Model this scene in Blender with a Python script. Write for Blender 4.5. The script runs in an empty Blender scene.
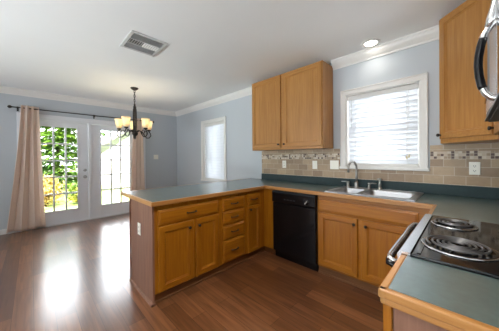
import bpy, bmesh, math, random
from mathutils import Vector, Matrix
random.seed(7)
R = math.radians
C = bpy.context.scene.collection
SC = bpy.context.scene

# ------------------------------------------------------------------ camera
TH, PITCH, ROLL, FPX, HY, CAMH = 0.78457, -0.00503, -0.00829, 217.33, 158.57, 1.2935
ct, st, cp, sp, cr, sr = (math.cos(TH), math.sin(TH), math.cos(PITCH), math.sin(PITCH), math.cos(ROLL), math.sin(ROLL))
fwd = Vector((-cp*st, cp*ct, sp)); up0 = Vector((sp*st, -sp*ct, cp)); rt0 = Vector((ct, st, 0))
rt = cr*rt0 + sr*up0; up = -sr*rt0 + cr*up0
cam = bpy.data.cameras.new('camera'); camo = bpy.data.objects.new('camera', cam); C.objects.link(camo)
camo.matrix_world = Matrix(((rt.x, up.x, -fwd.x, 0), (rt.y, up.y, -fwd.y, 0), (rt.z, up.z, -fwd.z, CAMH), (0, 0, 0, 1)))
cam.sensor_width = 36; cam.lens = FPX/499*36; cam.shift_y = -(165.5-HY)/499; cam.clip_start = .02
SC.camera = camo

# ------------------------------------------------------------------ world, sun, daylight, exposure
w = bpy.data.worlds.new('world'); SC.world = w; w.use_nodes = True
bg = w.node_tree.nodes['Background']; bg.inputs[0].default_value = (.90, .95, 1, 1)
# hazy sky, brightest low in the west (the glass-door side), dimmer elsewhere
wN, wL = w.node_tree.nodes, w.node_tree.links
wtc = wN.new('ShaderNodeTexCoord'); wsx = wN.new('ShaderNodeSeparateXYZ'); wL.new(wtc.outputs['Generated'], wsx.inputs[0])
wmr = wN.new('ShaderNodeMapRange'); wmr.interpolation_type = 'SMOOTHSTEP'
wmr.inputs[1].default_value = .2; wmr.inputs[2].default_value = -.85; wmr.inputs[3].default_value = .5; wmr.inputs[4].default_value = 6.6
wL.new(wsx.outputs[0], wmr.inputs[0]); wL.new(wmr.outputs[0], bg.inputs[1])
def lamp(name, kind, loc, power, color=(1, 1, 1), direction=None, **kw):
    l = bpy.data.lights.new(name, kind); l.energy = power; l.color = color
    for k, v in kw.items(): setattr(l, k, v)
    o = bpy.data.objects.new(name, l); o.location = loc; C.objects.link(o)
    if direction: o.rotation_euler = Vector(direction).to_track_quat('-Z', 'Y').to_euler()
    return o
lamp('sun', 'SUN', (3, -6, 9), 13.0, (1, .96, .9), (-.6, .15, -.78), angle=.02)
XL, XR, YW, YS, CZ = -5.663, .456, 2.834, -3.4, 2.545     # room: left, right, sink wall, wall behind the camera, ceiling
DAY = (.93, .97, 1)
# daylight outside the windows (the unseen rear windows are added for fill light)
# added fill lamps below the rear windows brighten the ceiling; no terrace is built
lamp('ceiling_fill', 'AREA', (-.5, YS-1.7, .05), 620, (.86, .94, 1), (0, .25, .97), shape='RECTANGLE', size=2.6, size_y=2.6)
lamp('ceiling_fill', 'AREA', (-4.0, YS-1.7, .05), 130, (.84, .94, 1), (0, .62, .78), shape='RECTANGLE', size=2.6, size_y=2.6)
lamp('daylight_sink_window', 'AREA', (-.71, YW+.3, 1.62), 60, DAY, (0, -1, 0), shape='RECTANGLE', size=1.7, size_y=1.7)
lamp('daylight_dining_window', 'AREA', (-3.955, YW+.3, 1.45), 24, DAY, (0, -1, 0), shape='RECTANGLE', size=1.7, size_y=2.0)
vs = SC.view_settings; vs.view_transform = 'Standard'; vs.look = 'None'; vs.gamma = 1; vs.use_curve_mapping = False; vs.exposure = 1.06
SC.cycles.use_denoising = True; SC.cycles.max_bounces = 10; SC.cycles.diffuse_bounces = 6; SC.cycles.transparent_max_bounces = 12
SC.cycles.sample_clamp_indirect = 4; SC.cycles.caustics_reflective = False; SC.cycles.caustics_refractive = False

# ------------------------------------------------------------------ materials
def srgb(r, g, b):
    f = lambda c: (c/255/12.92) if c/255 <= .04045 else ((c/255+.055)/1.055)**2.4
    return (f(r), f(g), f(b), 1)
def newmat(name):
    m = bpy.data.materials.new(name); m.use_nodes = True
    return m, m.node_tree, m.node_tree.nodes['Principled BSDF']
def simple(name, col, rough=.5, metal=0, noise=.06, scale=20, spec=.5, bump=0):
    m, t, b = newmat(name); N, L = t.nodes, t.links
    b.inputs['Roughness'].default_value = rough; b.inputs['Metallic'].default_value = metal
    b.inputs['Specular IOR Level'].default_value = spec
    tc = N.new('ShaderNodeTexCoord'); n = N.new('ShaderNodeTexNoise'); n.inputs['Scale'].default_value = scale
    L.new(tc.outputs['Object'], n.inputs['Vector'])
    mx = N.new('ShaderNodeMix'); mx.data_type = 'RGBA'
    mx.inputs[6].default_value = tuple(c*(1-noise) for c in col[:3])+(1,); mx.inputs[7].default_value = tuple(min(1, c*(1+noise)) for c in col[:3])+(1,)
    L.new(n.outputs['Fac'], mx.inputs[0]); L.new(mx.outputs[2], b.inputs['Base Color'])
    if bump:
        bp = N.new('ShaderNodeBump'); bp.inputs['Strength'].default_value = bump; bp.inputs['Distance'].default_value = .002
        L.new(n.outputs['Fac'], bp.inputs['Height']); L.new(bp.outputs['Normal'], b.inputs['Normal'])
    return m
def wood(name, axis, ca, cb, rough=.35, fine=60, spec=.4):
    m, t, b = newmat(name); N, L = t.nodes, t.links
    tc = N.new('ShaderNodeTexCoord'); mp = N.new('ShaderNodeMapping'); L.new(tc.outputs['Object'], mp.inputs['Vector'])
    s = [fine]*3; s[axis] = fine*.05; mp.inputs['Scale'].default_value = s
    n = N.new('ShaderNodeTexNoise'); n.inputs['Scale'].default_value = 1; n.inputs['Detail'].default_value = 5; n.inputs['Distortion'].default_value = .6
    L.new(mp.outputs[0], n.inputs['Vector'])
    n2 = N.new('ShaderNodeTexNoise'); n2.inputs['Scale'].default_value = .13; n2.inputs['Detail'].default_value = 2; L.new(mp.outputs[0], n2.inputs['Vector'])
    ad = N.new('ShaderNodeMath'); ad.operation = 'MULTIPLY_ADD'; ad.inputs[1].default_value = .6; L.new(n.outputs['Fac'], ad.inputs[0])
    ml = N.new('ShaderNodeMath'); ml.operation = 'MULTIPLY'; ml.inputs[1].default_value = .4; L.new(n2.outputs['Fac'], ml.inputs[0]); L.new(ml.outputs[0], ad.inputs[2])
    rp = N.new('ShaderNodeValToRGB'); rp.color_ramp.elements[0].position = .36; rp.color_ramp.elements[1].position = .62
    rp.color_ramp.elements[0].color = ca; rp.color_ramp.elements[1].color = cb
    L.new(ad.outputs[0], rp.inputs[0]); L.new(rp.outputs[0], b.inputs['Base Color'])
    b.inputs['Roughness'].default_value = rough; b.inputs['Specular IOR Level'].default_value = spec
    return m
OA, OB = srgb(140, 82, 12), srgb(163, 104, 20)
oakZ, oakX, oakY = wood('oak_upright', 2, OA, OB), wood('oak_lengthwise', 0, OA, OB), wood('oak_crosswise', 1, OA, OB)
OAK = {'x': [oakZ, oakX], 'y': [oakZ, oakY]}
veneer = wood('side_veneer', 2, srgb(118, 82, 64), srgb(140, 102, 82), rough=.5)
ceil_m = simple('ceiling_paint', srgb(238, 239, 238), .9, noise=.015, scale=3)
wall_m = simple('blue_grey_paint', srgb(186, 192, 197), .8, noise=.015, scale=2)
white_m = simple('white_trim_paint', srgb(224, 222, 218), .45, noise=.01)
door_m = simple('white_door_paint', srgb(226, 228, 232), .4, noise=.01)
lam_m = simple('green_laminate', srgb(72, 94, 94), .35, noise=.3, scale=38, spec=.5)
lb = lam_m.node_tree.nodes['Principled BSDF']; lb.inputs['Coat Weight'].default_value = 1; lb.inputs['Coat IOR'].default_value = 1.95; lb.inputs['Coat Roughness'].default_value = .26
lip_m = simple('green_laminate_shaded', srgb(48, 64, 66), .6, noise=.2, scale=55, spec=.25)  # same laminate as the top, shade of the upright lip put into its colour
black_m = simple('black_gloss', (.005, .005, .006, 1), .2, noise=.1, spec=.3)
blackm_m = simple('black_matte', (.012, .012, .013, 1), .5, noise=.1)
enamel_m = simple('black_enamel', (.008, .008, .009, 1), .08, noise=.1, spec=.7)
steel_m = simple('brushed_steel', (.62, .62, .63, 1), .24, metal=1, noise=.05, scale=60)
sink_m = simple('satin_steel', (.5, .51, .52, 1), .34, metal=1, noise=.05, scale=40)
chrome_m = simple('chrome', (.75, .75, .76, 1), .1, metal=1, noise=.02)
nickel_m = simple('brushed_nickel', (.42, .41, .39, 1), .28, metal=1, noise=.05)
bronze_m = simple('dark_bronze', srgb(34, 28, 24), .42, metal=.25, noise=.15, scale=40)
coil_m = simple('dark_coil', (.16, .16, .165, 1), .3, metal=.7, noise=.2, spec=.9)
plate_m = simple('ivory_plastic', srgb(236, 233, 222), .35, noise=.01)
slot_m = simple('dark_slot', (.03, .03, .03, 1), .5)
dark_glass_m = simple('dark_glass', (.004, .004, .005, 1), .05, spec=.6)
vent_m = simple('grey_metal', srgb(196, 196, 194), .5, noise=.04)
ventd_m = simple('vent_shaft', srgb(92, 92, 92), .8)
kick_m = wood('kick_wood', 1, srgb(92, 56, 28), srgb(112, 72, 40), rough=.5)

def floor_material():
    m, t, b = newmat('wood_laminate_planks'); N, L = t.nodes, t.links
    tc = N.new('ShaderNodeTexCoord')
    br = N.new('ShaderNodeTexBrick'); br.offset = .37; br.inputs['Scale'].default_value = 1
    br.inputs['Brick Width'].default_value = .78; br.inputs['Row Height'].default_value = .128
    br.inputs['Mortar Size'].default_value = .0016; br.inputs['Mortar Smooth'].default_value = .3; br.inputs['Bias'].default_value = 0
    br.inputs['Color1'].default_value = srgb(92, 56, 33); br.inputs['Color2'].default_value = srgb(130, 86, 56); br.inputs['Mortar'].default_value = srgb(54, 30, 20)
    L.new(tc.outputs['Object'], br.inputs['Vector'])
    mp = N.new('ShaderNodeMapping'); mp.inputs['Scale'].default_value = (2.2, 34, 1); L.new(tc.outputs['Object'], mp.inputs['Vector'])
    n = N.new('ShaderNodeTexNoise'); n.inputs['Scale'].default_value = 1; n.inputs['Detail'].default_value = 6; n.inputs['Distortion'].default_value = .8; L.new(mp.outputs[0], n.inputs['Vector'])
    rp = N.new('ShaderNodeValToRGB'); rp.color_ramp.elements[0].position = .3; rp.color_ramp.elements[1].position = .7
    rp.color_ramp.elements[0].color = (.62, .58, .55, 1); rp.color_ramp.elements[1].color = (1.18, 1.15, 1.12, 1)
    L.new(n.outputs['Fac'], rp.inputs[0])
    mx = N.new('ShaderNodeMix'); mx.data_type = 'RGBA'; mx.blend_type = 'MULTIPLY'; mx.inputs[0].default_value = 1
    L.new(br.outputs['Color'], mx.inputs[6]); L.new(rp.outputs[0], mx.inputs[7]); L.new(mx.outputs[2], b.inputs['Base Color'])
    b.inputs['Roughness'].default_value = .3; b.inputs['Coat Weight'].default_value = .7; b.inputs['Coat IOR'].default_value = 1.65; b.inputs['Coat Roughness'].default_value = .2
    bp = N.new('ShaderNodeBump'); bp.inputs['Strength'].default_value = .12; bp.inputs['Distance'].default_value = .002
    L.new(n.outputs['Fac'], bp.inputs['Height']); L.new(bp.outputs['Normal'], b.inputs['Normal'])
    return m
def tile_material(name, bw, rh, c1, c2, mortar, ms, off, shift, dark=None):
    m, t, b = newmat(name); N, L = t.nodes, t.links
    tc = N.new('ShaderNodeTexCoord'); sx = N.new('ShaderNodeSeparateXYZ'); cx = N.new('ShaderNodeCombineXYZ'); L.new(tc.outputs['Object'], sx.inputs[0])
    au = N.new('ShaderNodeMath'); au.inputs[1].default_value = shift[0]; av = N.new('ShaderNodeMath'); av.inputs[1].default_value = shift[1]
    ay = N.new('ShaderNodeMath'); L.new(sx.outputs[0], ay.inputs[0]); L.new(sx.outputs[1], ay.inputs[1])
    L.new(ay.outputs[0], au.inputs[0]); L.new(sx.outputs[2], av.inputs[0]); L.new(au.outputs[0], cx.inputs[0]); L.new(av.outputs[0], cx.inputs[1])
    br = N.new('ShaderNodeTexBrick'); br.offset = off; br.inputs['Scale'].default_value = 1
    br.inputs['Brick Width'].default_value = bw; br.inputs['Row Height'].default_value = rh; br.inputs['Mortar Size'].default_value = ms
    br.inputs['Color1'].default_value = c1; br.inputs['Color2'].default_value = c2; br.inputs['Mortar'].default_value = mortar
    L.new(cx.outputs[0], br.inputs['Vector'])
    n = N.new('ShaderNodeTexNoise'); n.inputs['Scale'].default_value = 30; n.inputs['Detail'].default_value = 4; L.new(tc.outputs['Object'], n.inputs['Vector'])
    rp = N.new('ShaderNodeValToRGB'); rp.color_ramp.elements[0].color = (.8, .79, .77, 1); rp.color_ramp.elements[1].color = (1.12, 1.12, 1.12, 1); L.new(n.outputs['Fac'], rp.inputs[0])
    mx = N.new('ShaderNodeMix'); mx.data_type = 'RGBA'; mx.blend_type = 'MULTIPLY'; mx.inputs[0].default_value = 1
    L.new(rp.outputs[0], mx.inputs[7])
    if dark:   # single mosaic squares picked at random: floor of the cell -> white noise
        fl = N.new('ShaderNodeVectorMath'); fl.operation = 'DIVIDE'; fl.inputs[1].default_value = (bw, rh, 1); L.new(cx.outputs[0], fl.inputs[0])
        f2 = N.new('ShaderNodeVectorMath'); f2.operation = 'FLOOR'; L.new(fl.outputs[0], f2.inputs[0])
        wn = N.new('ShaderNodeTexWhiteNoise'); wn.noise_dimensions = '2D'; L.new(f2.outputs[0], wn.inputs['Vector'])
        r2 = N.new('ShaderNodeValToRGB'); r2.color_ramp.interpolation = 'CONSTANT'; e = r2.color_ramp.elements
        cols = dark
        e[0].position = 0; e[0].color = cols[0]; e[1].position = .2; e[1].color = cols[1]
        for p, c in ((.5, cols[2]), (.75, cols[3])): x = e.new(p); x.color = c
        L.new(wn.outputs['Value'], r2.inputs[0])
        m2 = N.new('ShaderNodeMix'); m2.data_type = 'RGBA'; L.new(br.outputs['Fac'], m2.inputs[0]); L.new(r2.outputs[0], m2.inputs[6]); m2.inputs[7].default_value = mortar
        L.new(m2.outputs[2], mx.inputs[6])
    else: L.new(br.outputs['Color'], mx.inputs[6])
    L.new(mx.outputs[2], b.inputs['Base Color']); b.inputs['Roughness'].default_value = .45
    return m
def glass_material():
    m = bpy.data.materials.new('window_glass'); m.use_nodes = True; t = m.node_tree; N, L = t.nodes, t.links; N.remove(N['Principled BSDF'])
    tr = N.new('ShaderNodeBsdfTransparent'); gl = N.new('ShaderNodeBsdfGlossy'); gl.inputs['Roughness'].default_value = .02
    fr = N.new('ShaderNodeFresnel'); fr.inputs[0].default_value = 1.25; mx = N.new('ShaderNodeMixShader')
    L.new(fr.outputs[0], mx.inputs[0]); L.new(tr.outputs[0], mx.inputs[1]); L.new(gl.outputs[0], mx.inputs[2]); L.new(mx.outputs[0], N['Material Output'].inputs[0])
    return m
def translucent(name, col, tcol, fac, rough=.6):
    m, t, b = newmat(name); N, L = t.nodes, t.links
    b.inputs['Base Color'].default_value = col; b.inputs['Roughness'].default_value = rough
    tr = N.new('ShaderNodeBsdfTranslucent'); tr.inputs[0].default_value = tcol
    mx = N.new('ShaderNodeMixShader'); mx.inputs[0].default_value = fac
    L.new(b.outputs[0], mx.inputs[1]); L.new(tr.outputs[0], mx.inputs[2]); L.new(mx.outputs[0], N['Material Output'].inputs[0])
    return m
def leaf_material(name, ca, cb):
    m, t, b = newmat(name); N, L = t.nodes, t.links
    tc = N.new('ShaderNodeTexCoord'); n = N.new('ShaderNodeTexNoise'); n.inputs['Scale'].default_value = 2.3; n.inputs['Detail'].default_value = 5; L.new(tc.outputs['Object'], n.inputs['Vector'])
    rp = N.new('ShaderNodeValToRGB'); rp.color_ramp.elements[0].position = .38; rp.color_ramp.elements[1].position = .62; rp.color_ramp.elements[0].color = ca; rp.color_ramp.elements[1].color = cb
    L.new(n.outputs['Fac'], rp.inputs[0]); L.new(rp.outputs[0], b.inputs['Base Color']); b.inputs['Roughness'].default_value = .55
    tr = N.new('ShaderNodeBsdfTranslucent'); L.new(rp.outputs[0], tr.inputs[0]); mx = N.new('ShaderNodeMixShader'); mx.inputs[0].default_value = .35
    L.new(b.outputs[0], mx.inputs[1]); L.new(tr.outputs[0], mx.inputs[2]); L.new(mx.outputs[0], N['Material Output'].inputs[0])
    return m
def emitter(name, col, s):
    m, t, b = newmat(name); b.inputs['Emission Color'].default_value = col; b.inputs['Emission Strength'].default_value = s; b.inputs['Base Color'].default_value = (.8, .8, .8, 1)
    return m
floor_m = floor_material(); glass_m = glass_material()
slat_m = translucent('white_slats', srgb(238, 240, 243), (.86, .89, .92, 1), .25)
curtain_m = translucent('beige_cloth', srgb(236, 218, 204), (.86, .74, .66, 1), .35, .85)
shade_m = translucent('cream_glass', srgb(240, 228, 198), (.93, .85, .68, 1), .45, .3)
bulb_m = emitter('bulb_glow', (1, .86, .64, 1), 3)
can_m = emitter('can_bulb', (1, .95, .86, 1), 9)

# ------------------------------------------------------------------ mesh builder
class MB:
    def __init__(self, M=None): self.bm = bmesh.new(); self.M = M or Matrix()
    def _take(self, b, mi):
        for f in b.faces: f.material_index = mi; f.smooth = getattr(self, 'sm', False)
        b.transform(self.M)
        if self.M.determinant() < 0: bmesh.ops.reverse_faces(b, faces=b.faces)
        me = bpy.data.meshes.new('t'); b.to_mesh(me); b.free(); self.bm.from_mesh(me); bpy.data.meshes.remove(me)
        return self
    def box(self, x0, x1, y0, y1, z0, z1, mi=0, bev=0, seg=1):
        b = bmesh.new(); bmesh.ops.create_cube(b, size=1)
        b.transform(Matrix.Translation(((x0+x1)/2, (y0+y1)/2, (z0+z1)/2)) @ Matrix.Diagonal((abs(x1-x0), abs(y1-y0), abs(z1-z0), 1)))
        if bev: bmesh.ops.bevel(b, geom=b.edges[:], offset=bev, segments=seg, affect='EDGES', profile=.5)
        return self._take(b, mi)
    def prism(self, pts, axis, lo, hi, mi=0, bev=0):          # 2-D outline pushed along an axis ('x': pts are y,z  'y': x,z  'z': x,y)
        b = bmesh.new(); mk = {'x': lambda p, t: (t, p[0], p[1]), 'y': lambda p, t: (p[0], t, p[1]), 'z': lambda p, t: (p[0], p[1], t)}[axis]
        lo_v = [b.verts.new(mk(p, lo)) for p in pts]; hi_v = [b.verts.new(mk(p, hi)) for p in pts]; n = len(pts)
        b.faces.new(lo_v); b.faces.new(hi_v[::-1])
        for i in range(n): b.faces.new((lo_v[i], lo_v[(i+1) % n], hi_v[(i+1) % n], hi_v[i]))
        bmesh.ops.recalc_face_normals(b, faces=b.faces)
        if bev: bmesh.ops.bevel(b, geom=b.edges[:], offset=bev, segments=1, affect='EDGES')
        return self._take(b, mi)
    def tube(self, path, r, seg=8, mi=0, closed=False, flat=1):
        b = bmesh.new(); P = [Vector(p) for p in path]; n = len(P); rs = r if isinstance(r, (list, tuple)) else [r]*n; rings = []; ref = None
        for i in range(n):
            d = (P[(i+1) % n]-P[i-1]) if closed else (P[min(i+1, n-1)]-P[max(i-1, 0)])
            d.normalize()
            if ref is None: ref = Vector((0, 0, 1)) if abs(d.z) < .9 else Vector((1, 0, 0))
            ref = ref-d*ref.dot(d); ref.normalize(); o = d.cross(ref)
            rings.append([b.verts.new(P[i]+rs[i]*(math.cos(a)*ref+flat*math.sin(a)*o)) for a in [2*math.pi*k/seg for k in range(seg)]])
        for i in range(n if closed else n-1):
            A, B = rings[i], rings[(i+1) % n]
            for k in range(seg): b.faces.new((A[k], A[(k+1) % seg], B[(k+1) % seg], B[k]))
        if not closed: b.faces.new(rings[0][::-1]); b.faces.new(rings[-1])
        bmesh.ops.recalc_face_normals(b, faces=b.faces); s = getattr(self, 'sm', False); self.sm = True; self._take(b, mi); self.sm = s
        return self
    def lathe(self, prof, c, axis=(0, 0, 1), seg=20, mi=0, cap=True):     # profile of (radius, height)
        b = bmesh.new(); q = Vector((0, 0, 1)).rotation_difference(Vector(axis)); rings = []
        for r, h in prof:
            rings.append([b.verts.new(Vector(c)+q @ Vector((max(r, 1e-4)*math.cos(a), max(r, 1e-4)*math.sin(a), h))) for a in [2*math.pi*k/seg for k in range(seg)]])
        for A, B in zip(rings, rings[1:]):
            for k in range(seg): b.faces.new((A[k], A[(k+1) % seg], B[(k+1) % seg], B[k]))
        if cap: b.faces.new(rings[0][::-1]); b.faces.new(rings[-1])
        bmesh.ops.recalc_face_normals(b, faces=b.faces)
        s = getattr(self, 'sm', False); self.sm = True; self._take(b, mi); self.sm = s
        return self
    def loops(self, U, V, W, o, loops, side_mi=(0, 1), fill_mi=0):   # nested rectangles (inset, height) of a U x V panel standing off along W
        b = bmesh.new(); rr = []
        (uv, ul), (vv, vl), wv, o = U, V, Vector(W), Vector(o); uv, vv = Vector(uv), Vector(vv)
        for ins, h in loops:
            rr.append([b.verts.new(o+uv*u+vv*v+wv*h) for u, v in ((ins, ins), (ul-ins, ins), (ul-ins, vl-ins), (ins, vl-ins))])
        mids = {}
        for A, B in zip(rr, rr[1:]):
            for k in range(4): f = b.faces.new((A[k], A[(k+1) % 4], B[(k+1) % 4], B[k])); mids[f] = side_mi[1] if k in (0, 2) else side_mi[0]
        f = b.faces.new(rr[-1]); mids[f] = fill_mi; f = b.faces.new(rr[0][::-1]); mids[f] = fill_mi
        bmesh.ops.recalc_face_normals(b, faces=b.faces)
        b.transform(self.M)
        base = len(self.bm.faces)
        for f, m_ in mids.items(): f.material_index = m_
        me = bpy.data.meshes.new('t'); b.to_mesh(me); b.free(); self.bm.from_mesh(me); bpy.data.meshes.remove(me)
        return self
def wloc(o): return o.matrix_world.translation if o.parent is None else wloc(o.parent)+o.location
def obj(name, mb, mats, parent=None, loc=None, label=None, mods=None):
    bm = mb.bm if isinstance(mb, MB) else mb
    off = wloc(parent) if parent is not None else Vector(loc if loc is not None else (0, 0, 0))
    bm.transform(Matrix.Translation(-off))
    me = bpy.data.meshes.new(name); bm.to_mesh(me); bm.free()
    for m in (mats if isinstance(mats, (list, tuple)) else [mats]): me.materials.append(m)
    o = bpy.data.objects.new(name, me); C.objects.link(o)
    if parent is not None: o.parent = parent
    else: o.location = off; o.matrix_world = Matrix.Translation(off)
    if label: o['label'] = label
    return o
def tag(o, label, cat, group=None, kind=None):
    o['label'] = label; o['category'] = cat
    if group: o['group'] = group
    if kind: o['kind'] = kind
    return o
def thing(name, label, cat, loc=(0, 0, 0), group=None):
    o = bpy.data.objects.new(name, None); C.objects.link(o); o.location = loc; o.matrix_world = Matrix.Translation(Vector(loc)); o.empty_display_size = .05
    return tag(o, label, cat, group)
def struct(name, mb, mats, parent=None):
    o = obj(name, mb, mats, parent)
    o['kind'] = 'structure'
    return o

# ------------------------------------------------------------------ room shell
T = .12
W1 = (-1.084, -.337, 1.17, 2.07); W2 = (-4.345, -3.565, .79, 2.078); DO = (-.115, 1.93, 0, 2.065)
struct('floor', MB().box(XL-T, XR+T, YS-T, YW+T, -.06, 0), floor_m)
struct('ceiling', MB().box(XL-T, XR+T, YS-T, YW+T, CZ, CZ+.12), ceil_m)
def wall_y(name, y0, y1, x0, x1, holes):
    mb = MB(); x = x0
    for a, b, z0, z1 in sorted(holes):
        mb.box(x, a, y0, y1, 0, CZ)
        if z0 > 0: mb.box(a, b, y0, y1, 0, z0)
        mb.box(a, b, y0, y1, z1, CZ); x = b
    mb.box(x, x1, y0, y1, 0, CZ); return struct(name, mb, wall_m)
wall_y('wall_back', YW, YW+T, XL-T, XR+T, [W1, W2])
RW = [(-2.2, -.2, .4, 2.3), (-5.0, -3.0, .4, 2.3)]  # unseen rear openings, added to let fill light into the room
wall_y('wall_front', YS-T, YS, XL-T, XR+T, RW)
struct('wall_left', MB().box(XL-T, XL, YS, DO[0], 0, CZ).box(XL-T, XL, DO[1], YW, 0, CZ).box(XL-T, XL, DO[0], DO[1], DO[3], CZ), wall_m)
struct('wall_right', MB().box(XR, XR+T, YS, YW, 0, CZ), wall_m)
# crown moulding: profile (out from the wall, z)
CP = [(0, CZ-.108), (.012, CZ-.108), (.016, CZ-.092), (.034, CZ-.074), (.056, CZ-.046), (.066, CZ-.024), (.078, CZ-.014), (.078, CZ), (0, CZ)]
def crown_back(x0, x1): return MB().prism([(YW-d, z) for d, z in CP], 'x', x0, x1)
struct('trim_1', crown_back(XL, -2.459), white_m); struct('trim_2', crown_back(-1.245, -.162), white_m)
struct('trim_3', MB().prism([(XL+d, z) for d, z in CP], 'y', YS, YW), white_m)
struct('trim_4', MB().prism([(XR-d, z) for d, z in CP], 'y', YS, 1.01), white_m)
struct('trim_5', MB().prism([(YS+d, z) for d, z in CP], 'x', XL, XR), white_m)
BP = [(0, 0), (.014, 0), (.014, .07), (.008, .088), (0, .09)]
bl = MB(); bl.prism([(XL+d, z) for d, z in BP], 'y', YS, DO[0]-.075); bl.prism([(XL+d, z) for d, z in BP], 'y', DO[1]+.075, YW)
struct('baseboard_left', bl, white_m)
struct('baseboard_back', MB().prism([(YW-d, z) for d, z in BP], 'x', XL+.015, -2.52), white_m)
struct('baseboard_front', MB().prism([(YS+d, z) for d, z in BP], 'x', XL+.015, XR), white_m)
struct('baseboard_right', MB().prism([(XR-d, z) for d, z in BP], 'y', YS+.015, .70), white_m)

# windows in the sink wall: casing, sash, glass, sill
def window(name, hole, cw, sill, meet):
    x0, x1, z0, z1 = hole; root = bpy.data.objects.new(name, None); C.objects.link(root); root['kind'] = 'structure'
    cx0, cx1, cz1 = x0-cw, x1+cw, z1+cw; y = YW
    mb = MB()
    for a, b, c, d in ((cx0, x0, z0-.03, z1), (x1, cx1, z0-.03, z1), (cx0, cx1, z1, cz1)):
        mb.box(a, b, y-.016, y, c, d, bev=.003)
    for a, b, c, d in ((cx0, cx0+.016, z0-.03, cz1), (cx1-.016, cx1, z0-.03, cz1), (cx0, cx1, cz1-.016, cz1)): mb.box(a, b, y-.024, y-.012, c, d, bev=.004)
    struct('window_casing', mb, white_m, root)
    j = MB()
    j.box(x0, x0+.012, y, y+T, z0, z1).box(x1-.012, x1, y, y+T, z0, z1).box(x0, x1, y, y+T, z1-.012, z1).box(x0, x1, y, y+T, z0, z0+.012)
    struct('window_jamb', j, white_m, root)
    s = MB(); a, b, c, d = x0+.012, x1-.012, z0+.012, z1-.012
    s.box(a, a+.02, y+.075, y+.105, c, d).box(b-.02, b, y+.075, y+.105, c, d).box(a, b, y+.075, y+.105, d-.025, d).box(a, b, y+.075, y+.105, c, c+.03).box(a, b, y+.072, y+.105, meet-.014, meet+.014)
    struct('window_sash', s, white_m, root)
    struct('window_glass', MB().box(a, b, y+.088, y+.092, c, d), glass_m, root)
    struct('window_sill', MB().box(cx0-.012, cx1+.012, y-.034, y, z0-.03, z0, bev=.004), white_m, root)
    return root
window('window_1', W1, .064, True, 1.597); window('window_2', W2, .07, True, 1.29)
for k, (a, b, c, d) in enumerate(RW):  # frames and glass of the added rear openings
    root = bpy.data.objects.new('window_%d' % (k+3), None); C.objects.link(root); root['kind'] = 'structure'
    mb = MB()
    for q in ((a-.07, a, c-.07, d+.07), (b, b+.07, c-.07, d+.07), (a, b, d, d+.07), (a, b, c-.07, c), (a, b, (c+d)/2-.02, (c+d)/2+.02), ((a+b)/2-.03, (a+b)/2+.03, c, d)): mb.box(q[0], q[1], YS-.06, YS+.016, q[2], q[3])
    struct('window_frame', mb, white_m, root); struct('window_glass', MB().box(a, b, YS-.04, YS-.036, c, d), glass_m, root)

# French doors in the left wall
def french_door(name, y0, y1, g0, g1, handle):
    root = bpy.data.objects.new(name, None); C.objects.link(root); root['kind'] = 'structure'
    x0, x1, zt = XL-.075, XL-.03, 2.03; gz0, gz1 = .275, 1.925
    m = MB(); m.box(x0, x1, y0, g0, .012, zt, bev=.003).box(x0, x1, g1, y1, .012, zt, bev=.003).box(x0, x1, g0, g1, .012, gz0).box(x0, x1, g0, g1, gz1, zt)
    struct('door_panel', m, door_m, root)
    f = MB()
    for a, b, c, d in ((g0-.028, g0+.006, gz0-.028, gz1+.028), (g1-.006, g1+.028, gz0-.028, gz1+.028), (g0, g1, gz0-.028, gz0+.006), (g0, g1, gz1-.006, gz1+.028)): f.box(x1, x1+.012, a, b, c, d, bev=.004)
    struct('glazing_frame', f, door_m, root)
    g = MB()
    for k in (1, 2): y = g0+(g1-g0)*k/3; g.box(x1-.03, x1+.002, y-.014, y+.014, gz0, gz1)
    for k in range(1, 5): z = gz0+(gz1-gz0)*k/5; g.box(x1-.03, x1+.001, g0, g1, z-.014, z+.014)
    struct('muntin_grid', g, door_m, root)
    struct('door_glass', MB().box(x0+.018, x0+.023, g0-.01, g1+.01, gz0-.01, gz1+.01), glass_m, root)
    if handle:
        h = MB(); y = handle; h.lathe([(.033, 0), (.033, .006), (.012, .012), (.011, .035), (.026, .045), (.029, .058), (.022, .068), (0, .07)], (x1, y, .915), (1, 0, 0), 18)
        o = struct('door_knob', h, nickel_m, root); o['label'] = 'round metal door knob'
        h = MB(); h.lathe([(.031, 0), (.031, .006), (.024, .014), (0, .016)], (x1, y, 1.055), (1, 0, 0), 18).box(x1+.014, x1+.03, y-.005, y+.005, 1.035, 1.075, bev=.002)
        o = struct('deadbolt', h, nickel_m, root); o['label'] = 'round metal deadbolt'
    return root
french_door('door_1', -.06, .846, .115, .668, .79)
french_door('door_2', .905, 1.855, 1.075, 1.655, None)
root = bpy.data.objects.new('trim_6', None); C.objects.link(root); root['kind'] = 'structure'
m = MB(); m.box(XL-.1, XL-.005, DO[0], -.066, 0, DO[3]).box(XL-.1, XL-.005, 1.862, DO[1], 0, DO[3]).box(XL-.1, XL-.005, DO[0], DO[1], 2.036, DO[3]).box(XL-.1, XL+.006, .85, .901, 0, 2.036, bev=.004)
struct('door_jamb', m, door_m, root)
m = MB()
for a, b, c, d in ((DO[0]-.07, DO[0], 0, DO[3]), (DO[1], DO[1]+.07, 0, DO[3]), (DO[0]-.07, DO[1]+.07, DO[3], DO[3]+.07)):
    m.box(XL, XL+.016, a, b, c, d, bev=.003)
m.box(XL+.01, XL+.024, DO[0]-.07, DO[1]+.07, DO[3]+.052, DO[3]+.07, bev=.004)
struct('door_casing', m, door_m, root)
struct('threshold', MB().box(XL-.12, XL+.012, DO[0]+.003, DO[1]-.003, 0, .012, bev=.003), vent_m, root)

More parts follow.
